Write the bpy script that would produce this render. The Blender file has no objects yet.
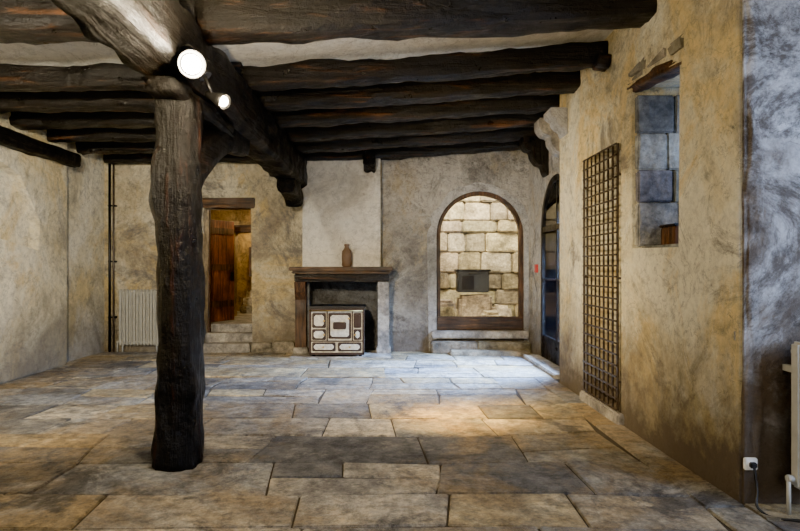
import bpy, bmesh, math, random
from mathutils import Vector, Matrix, noise
random.seed(7)
S=bpy.context.scene
COL=S.collection

# ------------------------------------------------------------ materials
class NT:
    def __init__(s,name):
        s.m=bpy.data.materials.new(name); s.m.use_nodes=True
        s.t=s.m.node_tree; s.n=s.t.nodes; s.l=s.t.links
        s.b=s.n['Principled BSDF']; s.o=s.n['Material Output']
        s.geo=s.n.new('ShaderNodeNewGeometry')
        s.pos=s.geo.outputs['Position']
    def link(s,a,b): s.l.new(a,b)
    def noise(s,scale,detail=6,rough=.6,vec=None,dist=0):
        n=s.n.new('ShaderNodeTexNoise'); n.inputs['Scale'].default_value=scale
        n.inputs['Detail'].default_value=detail; n.inputs['Roughness'].default_value=rough
        n.inputs['Distortion'].default_value=dist
        s.link(vec or s.pos,n.inputs['Vector']); return n.outputs['Fac']
    def mapping(s,sc,loc=(0,0,0)):
        n=s.n.new('ShaderNodeMapping'); n.inputs['Scale'].default_value=sc; n.inputs['Location'].default_value=loc
        s.link(s.pos,n.inputs['Vector']); return n.outputs['Vector']
    def ramp(s,fac,stops):
        n=s.n.new('ShaderNodeValToRGB'); e=n.color_ramp.elements
        while len(e)<len(stops): e.new(.5)
        for i,(p,c) in enumerate(stops):
            e[i].position=p; e[i].color=(c[0],c[1],c[2],1) if hasattr(c,'__len__') else (c,c,c,1)
        s.link(fac,n.inputs['Fac']); return n.outputs['Color']
    def mix(s,fac,a,b,mode='MIX'):
        n=s.n.new('ShaderNodeMix'); n.data_type='RGBA'; n.blend_type=mode
        for i,v in ((0,fac),(6,a),(7,b)):
            if hasattr(v,'links'): s.link(v,n.inputs[i])
            elif i==0: n.inputs[0].default_value=v
            else: n.inputs[i].default_value=(v[0],v[1],v[2],1)
        return n.outputs[2]
    def math(s,op,a,b=0):
        n=s.n.new('ShaderNodeMath'); n.operation=op
        for i,v in ((0,a),(1,b)):
            if hasattr(v,'links'): s.link(v,n.inputs[i])
            else: n.inputs[i].default_value=v
        return n.outputs[0]
    def maprange(s,v,a,b,c=0,d=1):
        n=s.n.new('ShaderNodeMapRange')
        n.inputs[1].default_value=a;n.inputs[2].default_value=b;n.inputs[3].default_value=c;n.inputs[4].default_value=d
        s.link(v,n.inputs[0]); return n.outputs[0]
    def bump(s,h,strength=.5,dist=.02,prev=None):
        n=s.n.new('ShaderNodeBump'); n.inputs['Strength'].default_value=strength; n.inputs['Distance'].default_value=dist
        s.link(h,n.inputs['Height'])
        if prev: s.link(prev,n.inputs['Normal'])
        return n.outputs['Normal']

def plaster(name,light,mid,dark,stain,stain_lo=.56,stain_hi=.66,foot_tone=.5,bumps=.6,seed=0,ochre=None,spot=.7,fs=.66,olo=.50,loc=None):
    N=NT(name)
    v=N.mapping((1,1,1),loc or (seed*3.7,seed*1.3,seed*2.1))
    c=N.ramp(N.noise(.65,11,.68,v,.5),[(.38,dark),(.46,mid),(.55,light)])
    if ochre:
        c=N.mix(N.ramp(N.noise(.8,11,.70,N.mapping((1,1,.7),(9+seed,4,2)),.6),[(olo-.01,0),(olo+.07,.85)]),c,ochre)
    st=N.ramp(N.noise(1.05,12,.78,v,.8),[(stain_lo-.03,0),(stain_hi-.05,.85)])
    c=N.mix(st,c,stain)
    fine=N.ramp(N.noise(11,12,.84,v,.3),[(.37,.42),(.49,.94),(.60,1.18)])
    c=N.mix(fs,c,fine,'MULTIPLY')
    spots=N.ramp(N.noise(2.2,12,.88,v,1.0),[(.575,0),(.63,spot)])
    c=N.mix(spots,c,tuple(x*.45 for x in stain))
    # fine cracks / trowel ridges
    cr=N.ramp(N.noise(1.6,9,.62,N.mapping((1,1,1),(seed+20,3,9)),1.6),[(.488,0),(.5,.5),(.512,0)])
    c=N.mix(cr,c,tuple(x*.8 for x in stain))
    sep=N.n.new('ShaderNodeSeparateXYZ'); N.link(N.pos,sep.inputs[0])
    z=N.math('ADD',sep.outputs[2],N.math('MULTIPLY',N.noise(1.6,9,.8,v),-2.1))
    g=N.maprange(z,-.90,.15,foot_tone,0)  # plaster turns darker brown towards the floor, edge broken by noise
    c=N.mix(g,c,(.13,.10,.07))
    N.link(c,N.b.inputs['Base Color']); N.b.inputs['Roughness'].default_value=.88
    b=N.bump(N.noise(1.9,10,.60,v),bumps,.38)
    b=N.bump(N.noise(12,11,.78,v),.9,.06,b)
    N.link(b,N.b.inputs['Normal']); return N.m

def wood(name,dark,mid,light,axis='x',rough=.45,bstr=.6,scale=1.0,l2=.70,spec=.5):
    N=NT(name)
    sc={'x':(.7,9,9),'y':(9,.7,9),'z':(9,9,.7)}[axis]
    v=N.mapping(tuple(k*scale for k in sc))
    f=N.noise(1.3,9,.65,v,.5)
    c=N.ramp(f,[(.40,dark),(.57,mid),(l2,light)])
    c=N.mix(.85,c,N.ramp(N.noise(2.2,8,.65),[(.38,.25),(.62,1.2)]),'MULTIPLY')
    N.link(c,N.b.inputs['Base Color'])
    N.link(N.ramp(N.noise(5,5,.6),[(.3,rough-.12),(.7,rough+.25)]),N.b.inputs['Roughness'])
    N.b.inputs['Specular IOR Level'].default_value=spec
    b=N.bump(f,bstr,.05); b=N.bump(N.noise(9,8,.65),bstr*.8,.04,b)
    N.link(b,N.b.inputs['Normal']); return N.m

def stone(name,tint=(1,1,1),attr=True,rough=.8,base=((.13,.115,.09),(.38,.33,.25),(.64,.57,.44)),bstr=.7):
    N=NT(name)
    c=N.ramp(N.noise(2.8,10,.7),[(.36,base[0]),(.5,base[1]),(.63,base[2])])
    c=N.mix(.75,c,N.ramp(N.noise(16,9,.75),[(.38,.45),(.6,1.15)]),'MULTIPLY')
    if attr:
        a=N.n.new('ShaderNodeAttribute'); a.attribute_name='col'
        c=N.mix(1,c,a.outputs['Color'],'MULTIPLY')
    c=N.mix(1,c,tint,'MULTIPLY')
    N.link(c,N.b.inputs['Base Color']); N.b.inputs['Roughness'].default_value=rough
    b=N.bump(N.noise(6,9,.65),bstr,.08); b=N.bump(N.noise(40,6,.7),.4,.01,b)
    N.link(b,N.b.inputs['Normal']); return N.m

def simple(name,col,rough=.5,metal=0,var=.25,emis=None,es=0,nscale=12):
    N=NT(name)
    c=N.ramp(N.noise(nscale,6,.65),[(.3,tuple(x*(1-var) for x in col)),(.65,col)])
    N.link(c,N.b.inputs['Base Color']); N.b.inputs['Roughness'].default_value=rough; N.b.inputs['Metallic'].default_value=metal
    if emis:
        N.b.inputs['Emission Color'].default_value=(*emis,1); N.b.inputs['Emission Strength'].default_value=es
    else:
        N.link(N.bump(N.noise(30,4,.6),.15,.005),N.b.inputs['Normal'])
    return N.m

def floormat():
    N=NT('floor_stone')
    a=N.n.new('ShaderNodeAttribute'); a.attribute_name='col'
    c=N.mix(.85,a.outputs['Color'],N.ramp(N.noise(2.0,13,.78,None,.5),[(.39,(.34,.33,.32)),(.5,(.88,.86,.81)),(.61,(1.5,1.38,1.10))]),'MULTIPLY')
    st=N.ramp(N.noise(.6,12,.76,N.mapping((1,1,1),(3,8,0)),.6),[(.46,0),(.57,.65)])
    c=N.mix(st,c,(.33,.22,.09))
    c=N.mix(N.ramp(N.noise(1.1,13,.82,N.mapping((1,1,1),(13,2,0)),.6),[(.515,0),(.59,.82)]),c,(.055,.053,.055))
    c=N.mix(N.ramp(N.noise(1.2,12,.80,N.mapping((1,1,1),(31,7,0)),.5),[(.55,0),(.63,.55)]),c,(.58,.52,.42))
    c=N.mix(.9,c,N.ramp(N.noise(9,12,.86),[(.41,.34),(.59,1.35)]),'MULTIPLY')
    N.link(c,N.b.inputs['Base Color'])
    N.link(N.ramp(N.noise(3,6,.65),[(.35,.36),(.65,.7)]),N.b.inputs['Roughness'])
    b=N.bump(N.noise(3.0,11,.68),.7,.11); b=N.bump(N.noise(24,8,.75),.6,.02,b)
    N.link(b,N.b.inputs['Normal']); return N.m

def glassmat():
    m=bpy.data.materials.new('window_glass'); m.use_nodes=True; t=m.node_tree; n=t.nodes; n.remove(n['Principled BSDF'])
    tr=n.new('ShaderNodeBsdfTransparent'); gl=n.new('ShaderNodeBsdfGlossy'); gl.inputs['Roughness'].default_value=.03
    fr=n.new('ShaderNodeFresnel'); mx=n.new('ShaderNodeMixShader')
    fr.inputs[0].default_value=1.12
    t.links.new(fr.outputs[0],mx.inputs[0]); t.links.new(tr.outputs[0],mx.inputs[1]); t.links.new(gl.outputs[0],mx.inputs[2])
    t.links.new(mx.outputs[0],n['Material Output'].inputs[0]); return m

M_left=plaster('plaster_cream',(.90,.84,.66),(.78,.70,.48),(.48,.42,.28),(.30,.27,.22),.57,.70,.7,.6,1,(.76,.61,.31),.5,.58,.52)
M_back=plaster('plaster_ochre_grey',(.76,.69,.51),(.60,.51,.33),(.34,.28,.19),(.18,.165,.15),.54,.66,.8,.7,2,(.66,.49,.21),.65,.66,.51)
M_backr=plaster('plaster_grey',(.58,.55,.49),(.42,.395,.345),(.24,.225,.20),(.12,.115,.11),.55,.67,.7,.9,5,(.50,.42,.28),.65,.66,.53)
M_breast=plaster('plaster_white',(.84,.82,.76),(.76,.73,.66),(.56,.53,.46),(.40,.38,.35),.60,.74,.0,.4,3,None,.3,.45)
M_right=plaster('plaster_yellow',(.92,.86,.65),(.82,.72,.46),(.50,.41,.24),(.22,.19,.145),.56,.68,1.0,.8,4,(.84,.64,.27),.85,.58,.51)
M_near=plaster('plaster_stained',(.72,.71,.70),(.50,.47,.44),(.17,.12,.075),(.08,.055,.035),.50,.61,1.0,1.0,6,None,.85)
M_ceil=plaster('plaster_ceiling',(.88,.87,.82),(.80,.78,.72),(.62,.59,.52),(.42,.39,.34),.62,.74,.0,.4,7,None,.3,.4)
M_cement=plaster('cement_render',(.62,.61,.59),(.49,.48,.46),(.30,.295,.28),(.15,.145,.13),.56,.68,.3,.9,8)
M_soot=plaster('sooty_render',(.22,.24,.27),(.13,.14,.16),(.05,.055,.06),(.03,.03,.03),.56,.68,.3,.9,10)
M_inner=plaster('plaster_inner_room',(.62,.46,.22),(.4,.27,.11),(.2,.14,.07),(.12,.10,.07),.56,.68,.3,.6,9)
M_bx=wood('old_oak_x',(.002,.0015,.0012),(.007,.0045,.003),(.13,.054,.017),'x',.36,1.0,1,.71,.45)
M_by=wood('old_oak_y',(.0015,.0012,.001),(.004,.0027,.002),(.045,.022,.009),'y',.42,1.0,1,.73,.25)
M_bz=wood('old_oak_z',(.001,.0008,.0006),(.003,.0018,.0013),(.06,.016,.005),'z',.34,1.0,1.0,.70,.3)
M_wx=wood('brown_wood_x',(.02,.01,.005),(.075,.035,.014),(.20,.10,.04),'x',.5,.3,2)
M_wz=wood('brown_wood_z',(.02,.01,.005),(.085,.038,.016),(.20,.10,.045),'z',.5,.3,2)
M_red=wood('red_brown_door',(.05,.016,.007),(.17,.055,.02),(.32,.125,.045),'z',.5,.3,2)
M_block=stone('pale_blocks')
M_yblock=stone('courtyard_blocks',(1,.97,.90),True,.85,((.26,.235,.18),(.50,.45,.35),(.74,.68,.55)),.6)
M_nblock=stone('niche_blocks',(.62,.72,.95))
M_step=stone('step_stone',(1,1,1),False,.7,((.12,.11,.095),(.29,.265,.23),(.48,.44,.37)))
M_floor=floormat()
M_joint=simple('floor_joint',(.05,.04,.03),.9)
M_mortar=simple('lime_mortar',(.30,.26,.20),.9)
M_iron=simple('dark_iron',(.03,.03,.032),.4,.7)
M_grille=simple('painted_rusty_iron',(.06,.043,.03),.5,.3,.65,None,0,20)
M_rust=simple('rusty_iron',(.15,.12,.10),.6,.6,.6)
M_white=simple('white_enamel',(.40,.39,.34),.45,0,.2)
M_cream=simple('cream_enamel',(.72,.67,.54),.3,0,.5,None,0,18)
M_stovedark=simple('brown_enamel',(.045,.025,.018),.3,.2,.3)
M_brass=simple('brass',(.55,.38,.14),.3,1)
M_black=simple('black_rubber',(.012,.012,.012),.5)
M_plast=simple('white_plastic',(.75,.74,.70),.4,0,.05)
M_terra=simple('terracotta',(.15,.09,.055),.6)
M_grey=simple('grey_metal',(.05,.055,.062),.5,.1,.4)
M_redp=simple('red_paint',(.6,.04,.03),.4)
M_bulb=simple('bulb_glow',(1,.95,.85),.4,0,0,(1,.88,.66),300)
M_bulb2=simple('bulb_glow_soft',(1,.95,.85),.4,0,0,(1,.80,.5),60)
M_glass=glassmat()

# ------------------------------------------------------------ mesh helpers
def finish(me,name,mat,parent=None,smooth=False,auto=None):
    o=bpy.data.objects.new(name,me); COL.objects.link(o)
    if mat: me.materials.append(mat)
    if smooth:
        for p in me.polygons: p.use_smooth=True
    if me.vertices:
        xs=[v.co for v in me.vertices]
        c=Vector([(min(v[i] for v in xs)+max(v[i] for v in xs))/2 for i in range(3)])
        me.transform(Matrix.Translation(-c)); o.location=c
    if parent: o.parent=parent
    return o
def empty(name):
    o=bpy.data.objects.new(name,None); COL.objects.link(o); o.empty_display_size=.1; return o
def mesh(name,verts,faces,mat,parent=None,smooth=False):
    me=bpy.data.meshes.new(name); me.from_pydata([tuple(v) for v in verts],[],faces); me.update()
    bm=bmesh.new(); bm.from_mesh(me); bmesh.ops.recalc_face_normals(bm,faces=bm.faces); bm.to_mesh(me); bm.free()
    return finish(me,name,mat,parent,smooth)
def box(name,x0,x1,y0,y1,z0,z1,mat,bevel=0,parent=None,seg=2,jit=0):
    bm=bmesh.new(); bmesh.ops.create_cube(bm,size=1)
    for v in bm.verts:
        v.co=Vector(((x0+x1)/2+v.co.x*(x1-x0),(y0+y1)/2+v.co.y*(y1-y0),(z0+z1)/2+v.co.z*(z1-z0)))
        if jit: v.co+=Vector([random.uniform(-jit,jit) for _ in range(3)])
    if bevel: bmesh.ops.bevel(bm,geom=bm.edges[:],offset=bevel,segments=seg,affect='EDGES')
    me=bpy.data.meshes.new(name); bm.to_mesh(me); bm.free()
    return finish(me,name,mat,parent)
def cyl(name,p0,p1,r,mat,parent=None,seg=20,r2=None):
    p0=Vector(p0);p1=Vector(p1); d=p1-p0
    bm=bmesh.new(); bmesh.ops.create_cone(bm,cap_ends=True,segments=seg,radius1=r,radius2=r if r2 is None else r2,depth=d.length)
    q=d.to_track_quat('Z','Y').to_matrix().to_4x4()
    bm.transform(Matrix.Translation((p0+p1)/2)@q)
    me=bpy.data.meshes.new(name); bm.to_mesh(me); bm.free()
    o=finish(me,name,mat,parent)
    for p in me.polygons: p.use_smooth=len(p.vertices)==4
    return o
def prism(name,pts,axis,a,b,mat,parent=None):
    n=len(pts)
    def mk(p,t): return {'y':(p[0],t,p[1]),'x':(t,p[0],p[1]),'z':(p[0],p[1],t)}[axis]
    vs=[mk(p,a) for p in pts]+[mk(p,b) for p in pts]
    fs=[list(range(n)),list(range(n,2*n))[::-1]]+[[i,(i+1)%n,n+(i+1)%n,n+i] for i in range(n)]
    return mesh(name,vs,fs,mat,parent)
def archpts(c,z0,hw,zs,n=20,inset=0,rag=0):
    pts=[(c-hw+inset,z0),]
    for i in range(n+1):
        a=math.pi-math.pi*i/n; r=hw-inset+(random.uniform(-rag,rag))
        pts.append((c+math.cos(a)*r,zs+math.sin(a)*r))
    pts.append((c+hw-inset,z0)); return pts
def arch_ring(name,axis,c,z0,hwo,hwi,zs,a,b,mat,parent=None,rag=0,n=24):
    O=archpts(c,z0,hwo,zs,n,0,rag); I=archpts(c,z0,hwi,zs,n)
    k=len(O)
    def mk(p,t): return (p[0],t,p[1]) if axis=='y' else (t,p[0],p[1])
    vs=[mk(p,a) for p in O]+[mk(p,a) for p in I]+[mk(p,b) for p in O]+[mk(p,b) for p in I]
    fs=[]
    for i in range(k-1):
        fs+=[[i,i+1,k+i+1,k+i],[2*k+i,3*k+i,3*k+i+1,2*k+i+1],[i,2*k+i,2*k+i+1,i+1],[k+i,k+i+1,3*k+i+1,3*k+i]]
    fs+=[[0,k,3*k,2*k],[k-1,2*k-1+0,4*k-1,3*k-1]]
    return mesh(name,vs,fs,mat,parent)
def cut(o,cutters):
    for c in cutters:
        m=o.modifiers.new('b','BOOLEAN'); m.operation='DIFFERENCE'; m.object=c; m.solver='EXACT'
    bpy.context.view_layer.update()
    dg=bpy.context.evaluated_depsgraph_get()
    me=bpy.data.meshes.new_from_object(o.evaluated_get(dg))
    o.modifiers.clear(); o.data=me
    for c in cutters: bpy.data.objects.remove(c,do_unlink=True)
    return o
def timber(name,p0,p1,w,h,mat,seed=0,amp=.02,parent=None,ring=20,bow=0,step=.1,power=8,profile=None):
    p0=Vector(p0);p1=Vector(p1);d=p1-p0;L=d.length;t=d.normalized()
    up=Vector((0,0,1)) if abs(t.z)<.9 else Vector((0,1,0))
    s=t.cross(up).normalized(); u=s.cross(t).normalized()
    n=max(3,int(L/step)); vs=[];fs=[]
    for i in range(n+1):
        f=i/n; c=p0+d*f+u*(-bow*math.sin(math.pi*f))
        c+=s*(noise.noise(Vector((f*L*.6,seed,3)))*amp*1.5)
        ww,hh=(w,h)
        if profile: k=profile(f); ww*=k; hh*=k
        for j in range(ring):
            a=2*math.pi*j/ring; ca,sa=math.cos(a),math.sin(a)
            q=(abs(ca)**power+abs(sa)**power)**(-1/power)
            nn=1+amp/min(w,h)*2*noise.noise(Vector((ca*1.5+seed*5,sa*1.5,f*L*2.2)))+amp/min(w,h)*1.2*noise.noise(Vector((ca*4,sa*4+seed*3,f*L*6)))
            vs.append(c+s*(ca*q*ww/2*nn)+u*(sa*q*hh/2*nn))
    for i in range(n):
        for j in range(ring):
            a=i*ring+j;b=i*ring+(j+1)%ring; fs.append([a,b,b+ring,a+ring])
    fs.append(list(range(ring))[::-1]); fs.append([n*ring+j for j in range(ring)])
    o=mesh(name,vs,fs,mat,parent,True); return o
def curve(name,pts,r,mat,parent=None):
    cu=bpy.data.curves.new(name,'CURVE'); cu.dimensions='3D'; cu.bevel_depth=r; cu.bevel_resolution=3
    sp=cu.splines.new('BEZIER'); sp.bezier_points.add(len(pts)-1)
    for b,p in zip(sp.bezier_points,pts): b.co=p; b.handle_left_type=b.handle_right_type='AUTO'
    o=bpy.data.objects.new(name,cu); COL.objects.link(o); cu.materials.append(mat)
    bpy.context.view_layer.update()
    me=bpy.data.meshes.new_from_object(o.evaluated_get(bpy.context.evaluated_depsgraph_get()))
    bpy.data.objects.remove(o)
    if not me.materials: return finish(me,name,mat,parent,True)
    return finish(me,name,None,parent,True)
def blocks(name,boxes,mat,bevel=.025,jit=.012,tone=(.65,1.2),parent=None,palette=None):
    bm=bmesh.new(); lay=bm.verts.layers.float_color.new('col')
    for (x0,x1,y0,y1,z0,z1) in boxes:
        r=bmesh.ops.create_cube(bm,size=1); vs=r['verts']
        for v in vs:
            base=Vector(((x0+x1)/2+v.co.x*(x1-x0),(y0+y1)/2+v.co.y*(y1-y0),(z0+z1)/2+v.co.z*(z1-z0)))
            if palette:
                # shared corner displacement so joints stay tight while lines wander
                p=Vector((base.x*.9,base.y*.9,0)); o=Vector((noise.noise(p+Vector((5,0,0))),noise.noise(p+Vector((0,9,3))),0))*.14
                p2=Vector((base.x*3,base.y*3,4)); o+=Vector((noise.noise(p2),noise.noise(p2+Vector((7,7,7))),0))*.05
                if x0>1.95: o*=.1
                v.co=base+o+Vector((0,0,random.uniform(-jit,jit)*.25))
            else: v.co=base+Vector([random.uniform(-jit,jit) for k in range(3)])
        es=list({e for v in vs for e in v.link_edges})
        r=bmesh.ops.bevel(bm,geom=es,offset=bevel,segments=2,affect='EDGES')
        if palette: c=random.choice(palette); k=random.uniform(.85,1.15); c=[q*k for q in c]
        else:
            k=random.uniform(*tone); c=(k,k*random.uniform(.93,1.02),k*random.uniform(.82,1.05))
        seen=set(); st=[r['faces'][0].verts[0]] if r['faces'] else []
        while st:
            v=st.pop()
            if v in seen: continue
            seen.add(v); v[lay]=(c[0],c[1],c[2],1)
            for e in v.link_edges:
                w=e.other_vert(v)
                if w not in seen: st.append(w)
    me=bpy.data.meshes.new(name); bm.to_mesh(me); bm.free()
    return finish(me,name,mat,parent)
def lattice_blocks(u0,u1,z0,z1,rowh,bw,gap=.012):
    out=[]; z=z0
    while z<z1-.05:
        h=min(random.uniform(*rowh),z1-z)
        if z1-z-h<.1: h=z1-z
        u=u0
        while u<u1-.02:
            w=min(random.uniform(*bw),u1-u)
            if u1-u-w<.12: w=u1-u
            out.append((u,u+w-gap,z,z+h-gap)); u+=w
        z+=h
    return out

XR=2.25; YB=10.3; XF=2.55; YE=7.45
# ------------------------------------------------------------ floor
fl=[]
pal=[(.38,.36,.325),(.32,.315,.305),(.43,.39,.315),(.49,.42,.28),(.41,.32,.19),(.28,.28,.275),(.44,.41,.36),(.33,.34,.355),(.14,.14,.145),(.20,.195,.19),(.52,.47,.38)]
y=-1.5
G=.014
while y<10.25:
    h=random.uniform(.42,.85); h=min(h,10.3-y)
    x=-5.1-random.uniform(0,.6)
    xe=1.98 if y<YE-.1 else XF
    while x<xe-.02:
        w=random.uniform(.5,1.7)
        if xe-x-w<.35: w=xe-x
        Z=lambda: random.uniform(-.004,.002)
        r=random.random()
        if w>.9 and h>.6 and r<.3:
            hh=h*random.uniform(.35,.65); ws=w*random.uniform(.4,.6)
            fl.append((x,x+w-G,y,y+hh-G,-.06,Z()))
            fl.append((x,x+ws-G,y+hh,y+h-G,-.06,Z()))
            fl.append((x+ws,x+w-G,y+hh,y+h-G,-.06,Z()))
        elif h>.62 and r<.5:
            hh=h*random.uniform(.35,.65)
            fl.append((x,x+w-G,y,y+hh-G,-.06,Z())); fl.append((x,x+w-G,y+hh,y+h-G,-.06,Z()))
        else: fl.append((x,x+w-G,y,y+h-G,-.06,Z()))
        x+=w
    y+=h
y=-1.5
while y<YE-.1:
    L=random.uniform(.7,1.3); fl.append((1.99,2.245,y,y+L-G,-.06,.006)); y+=L
y=-1.5
while y<3.6:
    L=.7; x=2.26
    while x<4.15:
        w=random.uniform(.5,.9); fl.append((x,min(x+w,4.2)-G,y,min(y+L,3.65)-G,-.06,0)); x+=w
    y+=L
fo=blocks('floor',fl,M_floor,.007,.014,parent=None,palette=pal)
box('floor_bedding',-5.6,4.2,-1.7,10.7,-.2,-.014,M_joint)

# ------------------------------------------------------------ walls
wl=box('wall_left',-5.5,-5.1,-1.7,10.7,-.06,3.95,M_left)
wt=box('wall_left_lining',-5.1,-4.95,-1.5,8.85,0,3.62,M_left,.03)
nc=prism('c',[(6.2,2.05),(6.2,2.75),(6.9,3.0),(7.7,2.75),(8.15,2.15),(8.1,1.75)],'x',-5.3,-4.6,None)
cut(wt,[nc])
wb=box('wall_back',-5.5,-.1,YB,YB+.4,-.06,3.95,M_back)
dc=prism('c',[(-3.34,-.01),(-3.31,2.58),(-2.46,2.59),(-2.43,-.01)],'y',YB-.2,YB+.8,None)
fc=box('c',-1.4,-.14,YB-.3,YB+.25,-.01,1.35,None)
cut(wb,[dc,fc])
wr=box('wall_back_arch',-.1,2.70,YB,YB+.4,-.06,3.95,M_backr)
CX,HW,ZS=1.68,.79,2.10
ac=prism('c',archpts(CX,.36,HW,ZS),'y',YB-.3,YB+.9,None)
cut(wr,[ac])
arch_ring('cement_arch_surround','y',CX,.0,HW+.14,HW+.0,ZS,YB-.012,YB+.0,M_cement,rag=.035,n=30)
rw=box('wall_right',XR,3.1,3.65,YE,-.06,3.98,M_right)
nic=prism('c',[(4.41,1.66),(4.39,3.06),(5.26,3.16),(5.24,1.68)],'x',XR-.3,3.2,None)
grc=prism('c',[(5.52,.10),(5.50,2.70),(6.44,2.72),(6.42,.12)],'x',XR-.2,XR+.12,None)
cut(rw,[nic,grc])
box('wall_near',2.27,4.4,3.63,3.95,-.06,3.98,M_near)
timber('trim_1',(2.335,3.69,-.02),(2.33,3.68,3.8),.13,.13,M_near,12,.022,step=.05,power=4,ring=24)
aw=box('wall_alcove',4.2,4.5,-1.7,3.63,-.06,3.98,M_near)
cut(aw,[box('c',4.0,4.7,1.2,3.1,.95,2.7,None)])
fr=box('wall_right_far',XF,XF+.15,YE,YB,-.06,3.98,M_backr)
DY,DHW,DZ=8.66,.82,2.10
cut(fr,[prism('c',archpts(DY,.03,DHW,DZ),'x',2.3,3.6,None)])
re=box('wall_rear',-5.5,4.5,-1.9,-1.5,-.06,3.98,M_left)
cut(re,[box('c',-4.2,-1.4,-2.2,-1.2,.9,3.0,None),box('c',-.2,3.2,-2.2,-1.2,.9,3.0,None)])  # unseen openings, added to let soft fill in from behind the camera
prism('ceiling',[(-5.5,3.62),(-1.6,3.64),(4.5,3.99),(4.5,4.2),(-5.5,4.2)],'y',-1.9,YB+.4,M_ceil)
# ------------------------------------------------------------ fireplace
fp=empty('fireplace')
cb=box('chimney_breast',-1.49,-.12,10.03,YB+.01,1.5,3.63,M_breast,.012,fp)
box('firebox_back',-1.42,-.12,YB+.2,YB+.3,0,1.4,M_soot,0,fp)
box('firebox_lining_left',-1.41,-1.37,10.06,YB+.2,0,1.34,M_soot,0,fp)
box('firebox_lining_right',-.19,-.15,10.06,YB+.2,0,1.34,M_soot,0,fp)
box('mantel_shelf',-1.68,.10,9.72,YB,1.45,1.52,M_wx,.012,fp)
box('mantel_moulding',-1.64,.06,9.77,YB,1.40,1.45,M_wx,.015,fp)
box('mantel_beam',-1.60,.03,9.82,10.06,1.26,1.40,M_bx,.012,fp)
for sx,(a,b) in (('left',(-1.60,-1.41)),('right',(-.16,.03))):
    prism('jamb_'+sx,[(9.92,0),(9.92,.95),(9.86,1.08),(9.80,1.26),(YB,1.26),(YB,0)],'x',a,b,M_step if sx=='right' else M_wz,fp)
    box('plinth_'+sx,a-.03,b+.03,9.88,YB,0,.12,M_step,.015,fp)
box('hearth_stone',-1.63,.06,9.5,YB,-.03,.02,M_step,.01,fp)
def lathe(name,prof,cx,cy,cz,mat,parent=None,seg=28):
    vs=[];fs=[]
    for (r,z) in prof:
        for j in range(seg):
            a=2*math.pi*j/seg; vs.append((cx+r*math.cos(a),cy+r*math.sin(a),cz+z))
    for i in range(len(prof)-1):
        for j in range(seg):
            a=i*seg+j;b=i*seg+(j+1)%seg; fs.append([a,b,b+seg,a+seg])
    fs.append(list(range(seg))[::-1]); fs.append([(len(prof)-1)*seg+j for j in range(seg)])
    return mesh(name,vs,fs,mat,parent,True)
lathe('terracotta_bottle',[(.07,0),(.085,.02),(.088,.20),(.082,.27),(.05,.31),(.035,.35),(.045,.36),(.045,.39),(.025,.39)],-.70,9.9,1.52,M_terra)

# ------------------------------------------------------------ kitchen range
st=empty('cast_iron_range_cooker')
X0,X1,Y0,Y1=-1.30,-.38,9.52,10.12
box('body',X0+.02,X1-.02,Y0+.02,Y1,.07,.82,M_stovedark,.015,st)
box('hob_top',X0-.01,X1+.01,Y0-.02,Y1,.82,.86,M_iron,.012,st)
box('front_panel',X0+.0,X1-.0,Y0,Y0+.03,.06,.82,M_cream,.01,st)
for (a,b,c,d,n) in ((X0,X1,.785,.82,'rail_top'),(X0,X1,.05,.09,'rail_bottom'),(X0,X0+.035,.06,.81,'rail_left'),(X1-.035,X1,.06,.81,'rail_right'),(X0+.29,X0+.31,.28,.79,'post_a'),(X0+.71,X0+.73,.28,.79,'post_b'),(X0,X1,.27,.29,'rail_mid')):
    box(n,a,b,Y0-.012,Y0+.0,c,d,M_stovedark,.004,st)
def panel(n,a,b,c,d,inner=M_cream,fr=.022):
    ch=.03
    box(n+'_frame',a,b,Y0-.018,Y0,c,d,M_stovedark,.01,st)
    o=[(a+fr+ch,c+fr),(b-fr-ch,c+fr),(b-fr,c+fr+ch),(b-fr,d-fr-ch),(b-fr-ch,d-fr),(a+fr+ch,d-fr),(a+fr,d-fr-ch),(a+fr,c+fr+ch)]
    prism(n+'_panel',o,'y',Y0-.028,Y0-.017,inner,st)
panel('firebox_door',X0+.05,X0+.28,.50,.75,M_cream,.034)
panel('ash_door',X0+.05,X0+.28,.30,.48,M_cream,.03)
panel('oven_door',X0+.32,X0+.70,.32,.75,M_cream,.036)
box('oven_badge',X0+.40,X0+.62,Y0-.036,Y0-.028,.48,.60,M_stovedark,.01,st)
panel('side_door',X0+.74,X1-.05,.50,.75,M_stovedark)
panel('side_lower',X0+.74,X1-.05,.30,.48,M_cream,.03)
panel('drawer_left',X0+.05,X0+.44,.11,.26,M_cream,.03)
panel('drawer_right',X0+.48,X1-.05,.11,.26,M_cream,.03)
for i,(kx,kz) in enumerate(((X0+.25,.62),(X0+.25,.39),(X0+.66,.66),(X0+.24,.185),(X0+.68,.185),(X0+.77,.39))):
    cyl('knob_%d'%i,(kx,Y0-.02,kz),(kx,Y0-.06,kz),.016,M_brass,st)
cyl('towel_rail',(X0+.02,Y0-.07,.79),(X1-.02,Y0-.07,.79),.010,M_brass,st)
for k in (X0+.05,X1-.05): cyl('rail_bracket',(k,Y0-.07,.79),(k,Y0,.79),.008,M_brass,st)
for k in ((X0+.07,Y0+.07),(X1-.07,Y0+.07),(X0+.07,Y1-.07),(X1-.07,Y1-.07)):
    cyl('foot',(k[0],k[1],.02),(k[0],k[1],.08),.03,M_iron,st,r2=.04)
for k in (X0+.25,X0+.65): cyl('hotplate',(k,9.82,.86),(k,9.82,.868),.12,M_iron,st)

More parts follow.
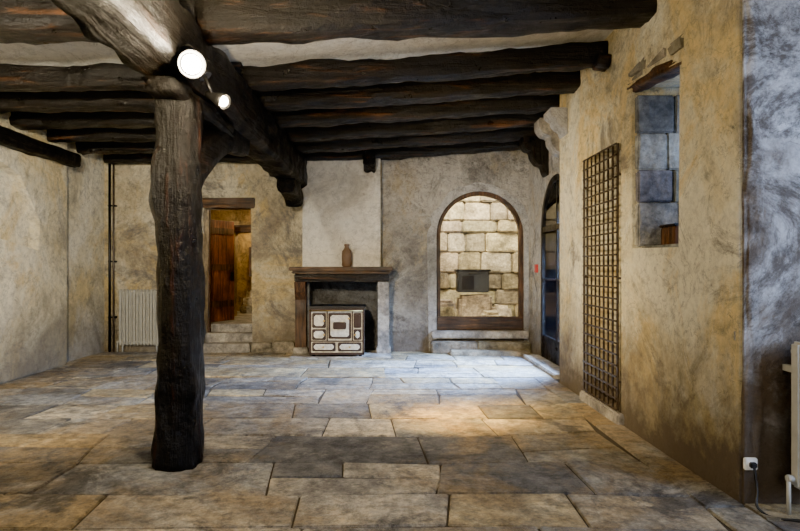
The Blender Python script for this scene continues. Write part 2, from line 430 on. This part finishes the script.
# ------------------------------------------------------------ left doorway, steps, inner room
box('door_lintel',-3.50,-2.38,YB-.03,YB+.3,2.58,2.76,M_wx,.015,jit=.01)
dr=empty('doorway_frame')
box('jamb_a',-3.36,-3.30,YB+.30,YB+.40,.3,2.6,M_wz,.005,dr)
box('jamb_b',-2.50,-2.44,YB+.30,YB+.40,.3,2.6,M_wz,.005,dr)
sp=empty('stone_steps')
for i,(ya,yb,zt) in enumerate(((10.12,10.5,.15),(10.42,10.8,.30),(10.7,13.9,.45))):
    if i<2: box('step_%d'%(i+1),-3.33,-2.44,ya,yb,-.03,zt,M_step,.02,sp,jit=.006)
    else: box('floor_inner_room',-4.3,-1.4,ya,yb,.2,zt,M_step,.01)
dl=empty('door_1')
a=Vector((-3.42,10.74,0)); b=Vector((-3.08,11.40,0)); dv=(b-a); L=dv.length; dn=dv.normalized(); pn=Vector((dn.y,-dn.x,0))
def leaf(n,u0,u1,z0,z1,t0,t1,mat):
    vs=[]
    for t in (t0,t1):
        for (u,z) in ((u0,z0),(u1,z0),(u1,z1),(u0,z1)): p=a+dn*u+pn*t; vs.append((p.x,p.y,z))
    mesh(n,vs,[[0,1,2,3],[7,6,5,4],[0,4,5,1],[1,5,6,2],[2,6,7,3],[3,7,4,0]],mat,dl)
for i in range(5): leaf('plank_%d'%i,i*L/5+.003,(i+1)*L/5-.003,.47,2.42,0,.035,M_red)
for z in (.75,1.45,2.15): leaf('ledge',.03,L-.03,z,z+.12,.035,.06,M_wz)
leaf('latch',L-.14,L-.06,1.25,1.42,.06,.08,M_iron)
box('wall_inner_left',-4.4,-4.2,10.7,14,.0,3.2,M_inner)
box('wall_inner_right',-1.8,-1.6,10.7,14,.0,3.2,M_inner)
ip=box('wall_inner_partition',-4.2,-1.8,12.3,12.55,.4,3.2,M_inner)
cut(ip,[prism('c',[(-3.30,.3),(-3.28,2.25),(-2.72,2.28),(-2.72,.3)],'y',12,13,None)])
box('wall_inner_back',-4.4,-1.6,13.9,14.1,.0,3.2,M_inner)
box('ceiling_inner_room',-4.4,-1.6,10.7,14.1,3.0,3.2,M_ceil)
box('inner_lintel',-3.5,-2.6,12.24,12.5,2.26,2.42,M_wx,.01)
blocks('inner_stair',[(-3.4,-2.4,12.9+.28*i,13.88,.45+.17*i-.17*1,.45+.17*(i+1)-.17) for i in range(1,4)],M_block,.015,.004)
box('inner_wall_cupboard',-3.3,-2.9,13.6,13.88,1.3,2.0,M_wz,.01)
blocks('stone_plinth',[(-2.42,-2.05,10.13,10.29,-.02,.16),(-2.04,-1.66,10.11,10.29,-.02,.19)],M_block,.02,.008,(.4,.7))

# ------------------------------------------------------------ pipe, radiators
pp=empty('heating_pipe')
cyl('pipe',(-4.97,10.22,.0),(-4.97,10.22,3.4),.022,M_iron,pp)
cyl('pipe_b',(-4.90,10.22,.0),(-4.90,10.22,3.4),.016,M_rust,pp)
for z in (.6,1.6,2.6): box('clip',-5.0,-4.87,10.22,10.3,z,z+.03,M_iron,0,pp)
def radiator(x0,x1,yc,z0,z1,n,yw):
    r=empty('radiator'); p=(x1-x0)/n
    for i in range(n):
        c=x0+p*(i+.5)
        box('column_%d'%i,c-p*.40,c+p*.40,yc-.045,yc+.045,z0,z1,M_white,p*.3,r,3)
    cyl('header_top',(x0,yc,z1-.06),(x1,yc,z1-.06),.025,M_white,r)
    cyl('header_bottom',(x0,yc,z0+.06),(x1,yc,z0+.06),.025,M_white,r)
    cyl('valve',(x0-.04,yc,z0+.06),(x0,yc,z0+.06),.02,M_white,r)
    cyl('supply_pipe',(x0-.03,yc,-.0),(x0-.03,yc,z0+.08),.012,M_white,r)
    for k in (x0+p,x1-p):
        cyl('foot',(k,yc,0),(k,yc,z0+.05),.014,M_white,r)
        box('wall_bracket',k-.015,k+.015,yc,yw,z1-.2,z1-.16,M_white,0,r)
radiator(-4.78,-4.05,10.18,.12,1.12,12,10.3)
radiator(2.47,3.5,3.47,.16,1.05,18,3.63)

# ------------------------------------------------------------ arched window
aw=empty('window_1')
arch_ring('frame','y',CX,.38,HW-.0,HW-.075,ZS,YB+.06,YB+.16,M_wz,aw)
box('bottom_rail',CX-HW+.01,CX+HW-.01,YB+.05,YB+.15,.37,.60,M_wx,.012,aw)
box('bottom_moulding',CX-HW+.02,CX+HW-.02,YB+.03,YB+.07,.58,.62,M_wx,.008,aw)
g=archpts(CX,.6,HW-.07,ZS); prism('glass_pane',g,'y',YB+.10,YB+.106,M_glass,aw)
box('window_sill',CX-HW-.10,CX+HW+.06,YB-.14,YB+.08,.24,.365,M_step,.02,jit=.008)
blocks('sill_step',[(CX-.9,CX-.1,10.0,10.29,-.02,.20),(CX-.09,CX+.85,10.02,10.29,-.02,.19),(CX-.6,CX+.75,9.72,9.99,-.02,.07)],M_block,.02,.008,(.45,.65))
# courtyard: curved tower-like wall of dressed stone
yd=12.7
lb=[]
for (u0,u1,z0,z1) in lattice_blocks(-.2,4.6,.3,4.2,(.26,.46),(.32,.8),.010):
    um=(u0+u1)/2; d=.35*((um-1.7)/1.9)**2+random.uniform(0,.03)
    lb.append((u0,u1,yd-d,yd+.4,z0,z1))
blocks('courtyard_wall',lb,M_yblock,.03,.014,(.6,1.25))
lb=[(4.3,4.6,u0,u1,z0,z1) for (u0,u1,z0,z1) in lattice_blocks(7.6,12.2,.0,3.0,(.34,.5),(.45,.9))]
blocks('courtyard_wall',lb,M_yblock,.03,.012,(.7,1.2))
lb=[(-.2,.1,u0,u1,z0,z1) for (u0,u1,z0,z1) in lattice_blocks(10.72,12.7,.3,4.2,(.34,.5),(.45,.9))]
blocks('courtyard_wall',lb,M_yblock,.03,.012,(.6,1.2))
box('courtyard_backing',-.2,4.6,12.80,13.2,.1,4.2,M_mortar)
box('courtyard_ground',-.2,4.3,10.7,13.0,.1,.35,M_step)
blocks('rubble_stones',[(.90,1.40,11.7,12.2,.35,.84),(1.47,2.15,11.8,12.3,.35,.93),(2.2,2.6,11.8,12.2,.35,.7),(1.0,1.40,11.3,11.65,.35,.72),(1.9,2.3,11.3,11.7,.35,.62)],M_block,.06,.04,(.9,1.7))
cr=empty('grey_equipment_box')
box('case',1.46,2.12,11.85,12.2,.99,1.44,M_grey,.02,cr)
box('lid',1.43,2.15,11.82,12.23,1.42,1.47,M_iron,.01,cr)
box('front_plate',1.54,1.80,11.83,11.85,1.05,1.34,M_iron,.008,cr)
cyl('handle',(1.68,11.80,1.38),(1.92,11.80,1.38),.012,M_iron,cr)

# ------------------------------------------------------------ side glass door in far right wall
gd=empty('door_2')
fx=XF+.03
arch_ring('frame','x',DY,.03,DHW,DHW-.09,DZ,fx-.03,fx+.03,M_bz,gd)
box('transom',fx-.025,fx+.025,DY-DHW+.02,DY+DHW-.02,DZ-.02,DZ+.07,M_bz,.006,gd)
box('mullion',fx-.012,fx+.012,DY-.03,DY+.03,.03,DZ+DHW-.04,M_bz,.006,gd)
for i,(u0,u1) in enumerate(((DY-DHW+.08,DY-.03),(DY+.03,DY+DHW-.08))):
    box('panel_%d'%i,fx-.015,fx+.015,u0,u1,.03,.40,M_bz,.006,gd)
    box('bar_%d'%i,fx-.01,fx+.01,u0,u1,1.3,1.33,M_bz,.004,gd)
prism('glass',archpts(DY,.39,DHW-.09,DZ),'x',fx-.003,fx+.003,M_glass,gd)
box('door_threshold',XF-.28,XF-.005,DY-DHW-.1,DY+DHW+.1,-.02,.05,M_step,.015)
box('fire_sign',XF-.03,XF,9.64,9.78,1.42,1.56,M_redp,.006)
def corbel(x1,y0,y1,ztop,k,mat):
    pts=[(x1,ztop),(x1-.34*k,ztop),(x1-.34*k,ztop-.10*k),(x1-.29*k,ztop-.17*k),(x1-.22*k,ztop-.19*k),(x1-.21*k,ztop-.27*k),(x1-.14*k,ztop-.36*k),(x1-.07*k,ztop-.38*k),(x1-.04*k,ztop-.48*k),(x1,ztop-.52*k)]
    o=prism('stone_corbel',pts,'y',y0,y1,mat)
    bm=bmesh.new(); bm.from_mesh(o.data); bmesh.ops.bevel(bm,geom=bm.edges[:],offset=.012,segments=2,affect='EDGES'); bm.to_mesh(o.data); bm.free()
corbel(XR,7.10,7.42,3.50,.65,M_cement)
corbel(XF,7.9,8.2,3.58,1.3,M_step)
corbel(XF,9.0,9.3,3.58,1.2,M_bz)

# ------------------------------------------------------------ grille on right wall
gr=empty('iron_grille')
gx=XR-.030
gy0,gy1,gz0,gz1=5.50,6.44,.13,2.70
for i in range(9):
    yy=gy0+(gy1-gy0)*i/8
    k=.014 if i in (0,8) else .008
    box('upright_%d'%i,gx-.008,gx+.008,yy-k,yy+k,gz0,gz1,M_grille,.002,gr)
for i in range(25):
    zz=gz0+(gz1-gz0)*i/24
    box('crossbar_%d'%i,gx-.018,gx-.008,gy0,gy1,zz-.009,zz+.009,M_grille,.002,gr)
for zz in (.4,1.4,2.4):
    for yy in (gy0,gy1): cyl('wall_fixing',(gx,yy,zz),(XR+.01,yy,zz),.012,M_rust,gr,8)
box('grille_threshold',XR-.06,XR+.02,5.42,6.52,-.01,.11,M_step,.015,jit=.008)

# ------------------------------------------------------------ niche window in right wall
nb=[]
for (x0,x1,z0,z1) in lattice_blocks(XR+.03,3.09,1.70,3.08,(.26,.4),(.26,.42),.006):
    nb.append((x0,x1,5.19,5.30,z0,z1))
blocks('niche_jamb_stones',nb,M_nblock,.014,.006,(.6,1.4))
blocks('niche_sill_stones',[(XR+.03,XR+.42,4.42,5.18,1.60,1.69),(XR+.43,3.09,4.42,5.18,1.60,1.69)],M_nblock,.02,.004)
timber('niche_lintel',(XR+.07,4.36,3.10),(XR+.07,5.34,3.18),.15,.09,M_wx,5,.02,step=.06)
blocks('niche_lintel_stones',[(XR-.04,XR+.2,4.3,4.55,3.15,3.27),(XR-.03,XR+.2,4.57,4.95,3.18,3.30),(XR-.04,XR+.2,4.97,5.3,3.22,3.32)],M_block,.04,.03,(.4,.7))
nbx=empty('wooden_box')
box('carcass',XR+.22,XR+.40,4.9,5.16,1.70,1.86,M_wz,.008,nbx)
box('lid',XR+.21,XR+.41,4.89,5.17,1.86,1.885,M_bx,.006,nbx)
nw=empty('window_2')
for (a_,b_,c_,d_) in ((4.41,5.24,1.66,1.72),(4.41,5.24,3.0,3.1),(4.41,4.47,1.66,3.1),(5.18,5.24,1.66,3.1),(4.80,4.85,1.66,3.1)):
    box('bar',3.12,3.17,a_,b_,c_,d_,M_wz,.004,nw)
w3=empty('window_3')
for (a_,b_,c_,d_) in ((1.2,3.1,.95,1.02),(1.2,3.1,2.63,2.7),(1.2,1.27,.95,2.7),(3.03,3.1,.95,2.7),(2.12,2.18,.95,2.7),(1.2,3.1,1.8,1.84)):
    box('bar',4.3,4.36,a_,b_,c_,d_,M_white,.004,w3)

so=empty('wall_socket')
box('plate',2.255,2.335,3.595,3.622,.225,.30,M_plast,.006,so)
cyl('hole_ring',(2.295,3.596,.262),(2.295,3.590,.262),.022,M_plast,so)
box('plug',2.275,2.315,3.565,3.595,.245,.28,M_black,.006,so)
curve('power_cable',[(2.295,3.57,.25),(2.30,3.55,.12),(2.28,3.50,.02),(2.45,3.35,.012),(2.8,3.25,.012),(3.3,3.3,.012)],.008,M_black)

# ------------------------------------------------------------ timbers
post=empty('timber_post')
timber('post_shaft',(-1.60,4.38,0),(-1.58,4.38,2.80),.312,.33,M_bz,3,.035,post,ring=28,step=.05,power=3.5,
       profile=lambda f:1.02-.06*math.sin(f*3.3)+.03*math.cos(f*9))
timber('post_bolster',(-1.60,4.0,2.80),(-1.60,5.6,2.80),.30,.13,M_by,4,.02,post,step=.06,power=5,profile=lambda f:.75+.28*math.sin(math.pi*f)**.6)
def brace(p0,p1,mid,w,seed,name='curved_brace',parent=None,k2=1):
    p0,p1,mid=Vector(p0),Vector(p1),Vector(mid); vs=[];fs=[];n=20;ring=16
    for i in range(n+1):
        f=i/n; c=p0*(1-f)**2+mid*2*f*(1-f)+p1*f*f; t=((mid-p0)*(1-f)+(p1-mid)*f).normalized()
        s=Vector((1,0,0)); u=s.cross(t).normalized()
        for j in range(ring):
            a=2*math.pi*j/ring; ca,sa=math.cos(a),math.sin(a); q=(abs(ca)**5+abs(sa)**5)**-.2
            k=1+.2*noise.noise(Vector((ca*2+seed,sa*2,f*4)))
            vs.append(c+s*ca*q*w*.5*k+u*sa*q*w*.6*k*k2)
    for i in range(n):
        for j in range(ring):
            a=i*ring+j;b=i*ring+(j+1)%ring; fs.append([a,b,b+ring,a+ring])
    fs.append(list(range(ring))[::-1]); fs.append([n*ring+j for j in range(ring)])
    return mesh(name,vs,fs,M_by,parent,True)
brace((-1.6,4.5,2.15),(-1.6,6.2,2.84),(-1.6,4.95,2.74),.22,1,parent=post)
timber('ceiling_girder',(-1.62,-1.4,3.13),(-1.60,10.02,3.15),.38,.50,M_by,9,.035,ring=28,step=.08)
brace((-1.60,9.0,2.86),(-1.60,9.90,2.66),(-1.60,9.7,2.86),.28,5,'girder_console')
ys=[1.1,2.3,3.45,4.60,5.95,6.75,7.6,8.4,9.2,10.08]
for i,yy in enumerate(ys):
    h=random.uniform(.20,.24); w=random.uniform(.20,.25); dz=random.uniform(-.015,.015)
    if i==3: h,w,dz=.30,.34,-.02
    timber('ceiling_beam',(-4.96,yy+random.uniform(-.04,.04),3.36+h/2+dz),(-1.50,yy,3.38+h/2+dz),w,h,M_bx,i,.028,ring=24)
    timber('ceiling_beam',(-1.50,yy,3.36+h/2+dz),(XR+(.03 if yy<7.7 else .33),yy+random.uniform(-.05,.05)+(.36 if i==3 else 0),3.60+h/2+dz+(.03 if yy>7.7 else 0)+(.05 if i==3 else 0)),w,h,M_bx,i+40,.030,ring=24,bow=random.uniform(0,.03))
timber('wall_plate',(-4.86,5.0,3.14),(-4.86,8.9,3.17),.20,.20,M_by,77,.02)
timber('beam_stub',(-.30,9.72,3.42),(-.30,10.02,3.32),.20,.34,M_by,31,.03,step=.05)
timber('beam_stub',(2.12,5.80,3.60),(2.24,5.80,3.58),.16,.14,M_bx,33,.01,step=.04)

# ------------------------------------------------------------ spot lamps
def spotlamp(base,head,aim,bulb,r=.055):
    e=empty('spotlight'); base,head,aim=Vector(base),Vector(head),Vector(aim); d=(aim-head).normalized()
    cyl('base_plate',base,base+(head-base).normalized()*.025,.05,M_iron,e)
    cyl('arm',base,head-d*.08,.012,M_iron,e)
    q=d.to_track_quat('Z','Y').to_matrix().to_4x4(); vs=[];fs=[];sg=24
    for (rr,zz) in ((.02,-.15),(r*.55,-.145),(r*.62,-.08),(r*.95,-.02),(r*1.12,.045),(r*1.05,.045),(r*.86,-.015),(r*.5,-.07)):
        for j in range(sg):
            an=2*math.pi*j/sg; vs.append(Matrix.Translation(head)@q@Vector((rr*math.cos(an),rr*math.sin(an),zz)))
    for i in range(7):
        for j in range(sg):
            A=i*sg+j;B=i*sg+(j+1)%sg; fs.append([A,B,B+sg,A+sg])
    mesh('shade',vs,fs,M_iron,e,True)
    bm=bmesh.new(); bmesh.ops.create_uvsphere(bm,u_segments=20,v_segments=12,radius=r*.74); bm.transform(Matrix.Translation(head+d*.02))
    me=bpy.data.meshes.new('bulb'); bm.to_mesh(me); bm.free(); finish(me,'bulb',bulb,e,True)
spotlamp((-1.40,4.0,3.02),(-1.34,3.90,2.89),(.1,1.0,2.0),M_bulb,.085)
spotlamp((-1.40,4.36,2.98),(-1.27,4.36,2.78),(.6,3.5,1.8),M_bulb2,.055)
spotlamp((-1.80,2.4,3.0),(-1.98,2.45,2.9),(-5,6.5,1.5),M_bulb2,.055)  # third fixture, out of view, added to brighten the left wall

def light(kind,name,loc,energy,col,size=.1,aim=None,size_y=None,spot=None,blend=.5,spread=None):
    l=bpy.data.lights.new(name,kind); l.energy=energy; l.color=col
    if kind=='AREA':
        l.size=size
        if size_y: l.shape='RECTANGLE'; l.size_y=size_y
        if spread: l.spread=math.radians(spread)
    else: l.shadow_soft_size=size
    if kind=='SPOT': l.spot_size=math.radians(spot); l.spot_blend=blend
    o=bpy.data.objects.new(name,l); COL.objects.link(o); o.location=loc
    if aim: o.rotation_euler=(Vector(aim)-Vector(loc)).to_track_quat('-Z','Y').to_euler()
    return o
WARM=(1,.79,.48); COOL=(.33,.54,1)
light('POINT','lamp_light',(-1.14,3.62,2.76),150,WARM,.05)
light('SPOT','lamp_light_b',(-1.17,4.52,2.74),850,WARM,.04,(1.4,7.8,.6),None,100,.9)
light('SPOT','lamp_light_b2',(-1.15,4.46,2.72),3200,(1,.60,.12),.04,(.75,5.75,0),None,24,1.0)
light('SPOT','left_wall_fill',(-2.08,2.55,2.86),1150,(1,.86,.62),.04,(-4.8,7.6,1.2),None,90,.8)  # added spot, brightens left and back walls from out of view
light('AREA','rear_window_light',(-2.8,-1.75,1.95),46,(1,.94,.84),2.7,(-2.8,5,1.6),2.0)  # soft fill added behind the camera, no known window there
light('AREA','rear_fill_light_b',(1.5,-1.75,1.95),48,(1,.94,.86),3.3,(1.5,5,1.6),2.0)  # second added fill from behind, right half of the room
light('AREA','alcove_window_light',(4.25,2.15,1.85),60,(.45,.62,1),1.8,(2.9,3.63,1.6),1.7,spread=100)
light('AREA','side_door_light',(XF+.55,DY,1.9),560,COOL,1.3,(1.5,8.4,0),1.9,spread=80)
light('AREA','niche_window_light',(3.35,4.82,2.4),16,(.34,.54,1),.7,(2.3,4.95,2.2),1.2)
light('AREA','courtyard_light',(1.7,11.4,4.1),210,(1,.88,.60),2.5,(1.7,12.4,0),1.0)
light('POINT','inner_lamp',(-2.3,11.4,2.7),18,(1,.7,.35),.08)
light('POINT','inner_lamp_b',(-3.1,13.1,2.6),30,(1,.75,.38),.08)

W=bpy.data.worlds.new('sky'); S.world=W; W.use_nodes=True
bg=W.node_tree.nodes['Background']; bg.inputs[0].default_value=(.95,.95,.95,1); bg.inputs[1].default_value=1.0
S.view_settings.view_transform='AgX'
try: S.view_settings.look='AgX - Punchy'
except Exception as e: print(e)
S.view_settings.exposure=1.15

cam=bpy.data.cameras.new('camera'); co=bpy.data.objects.new('camera',cam); COL.objects.link(co)
co.location=(0,0,1.5); co.rotation_euler=(math.radians(90),0,0)
cam.sensor_width=36; cam.lens=571/800*36; cam.shift_x=.016; cam.shift_y=.003; cam.clip_start=.05
S.camera=co
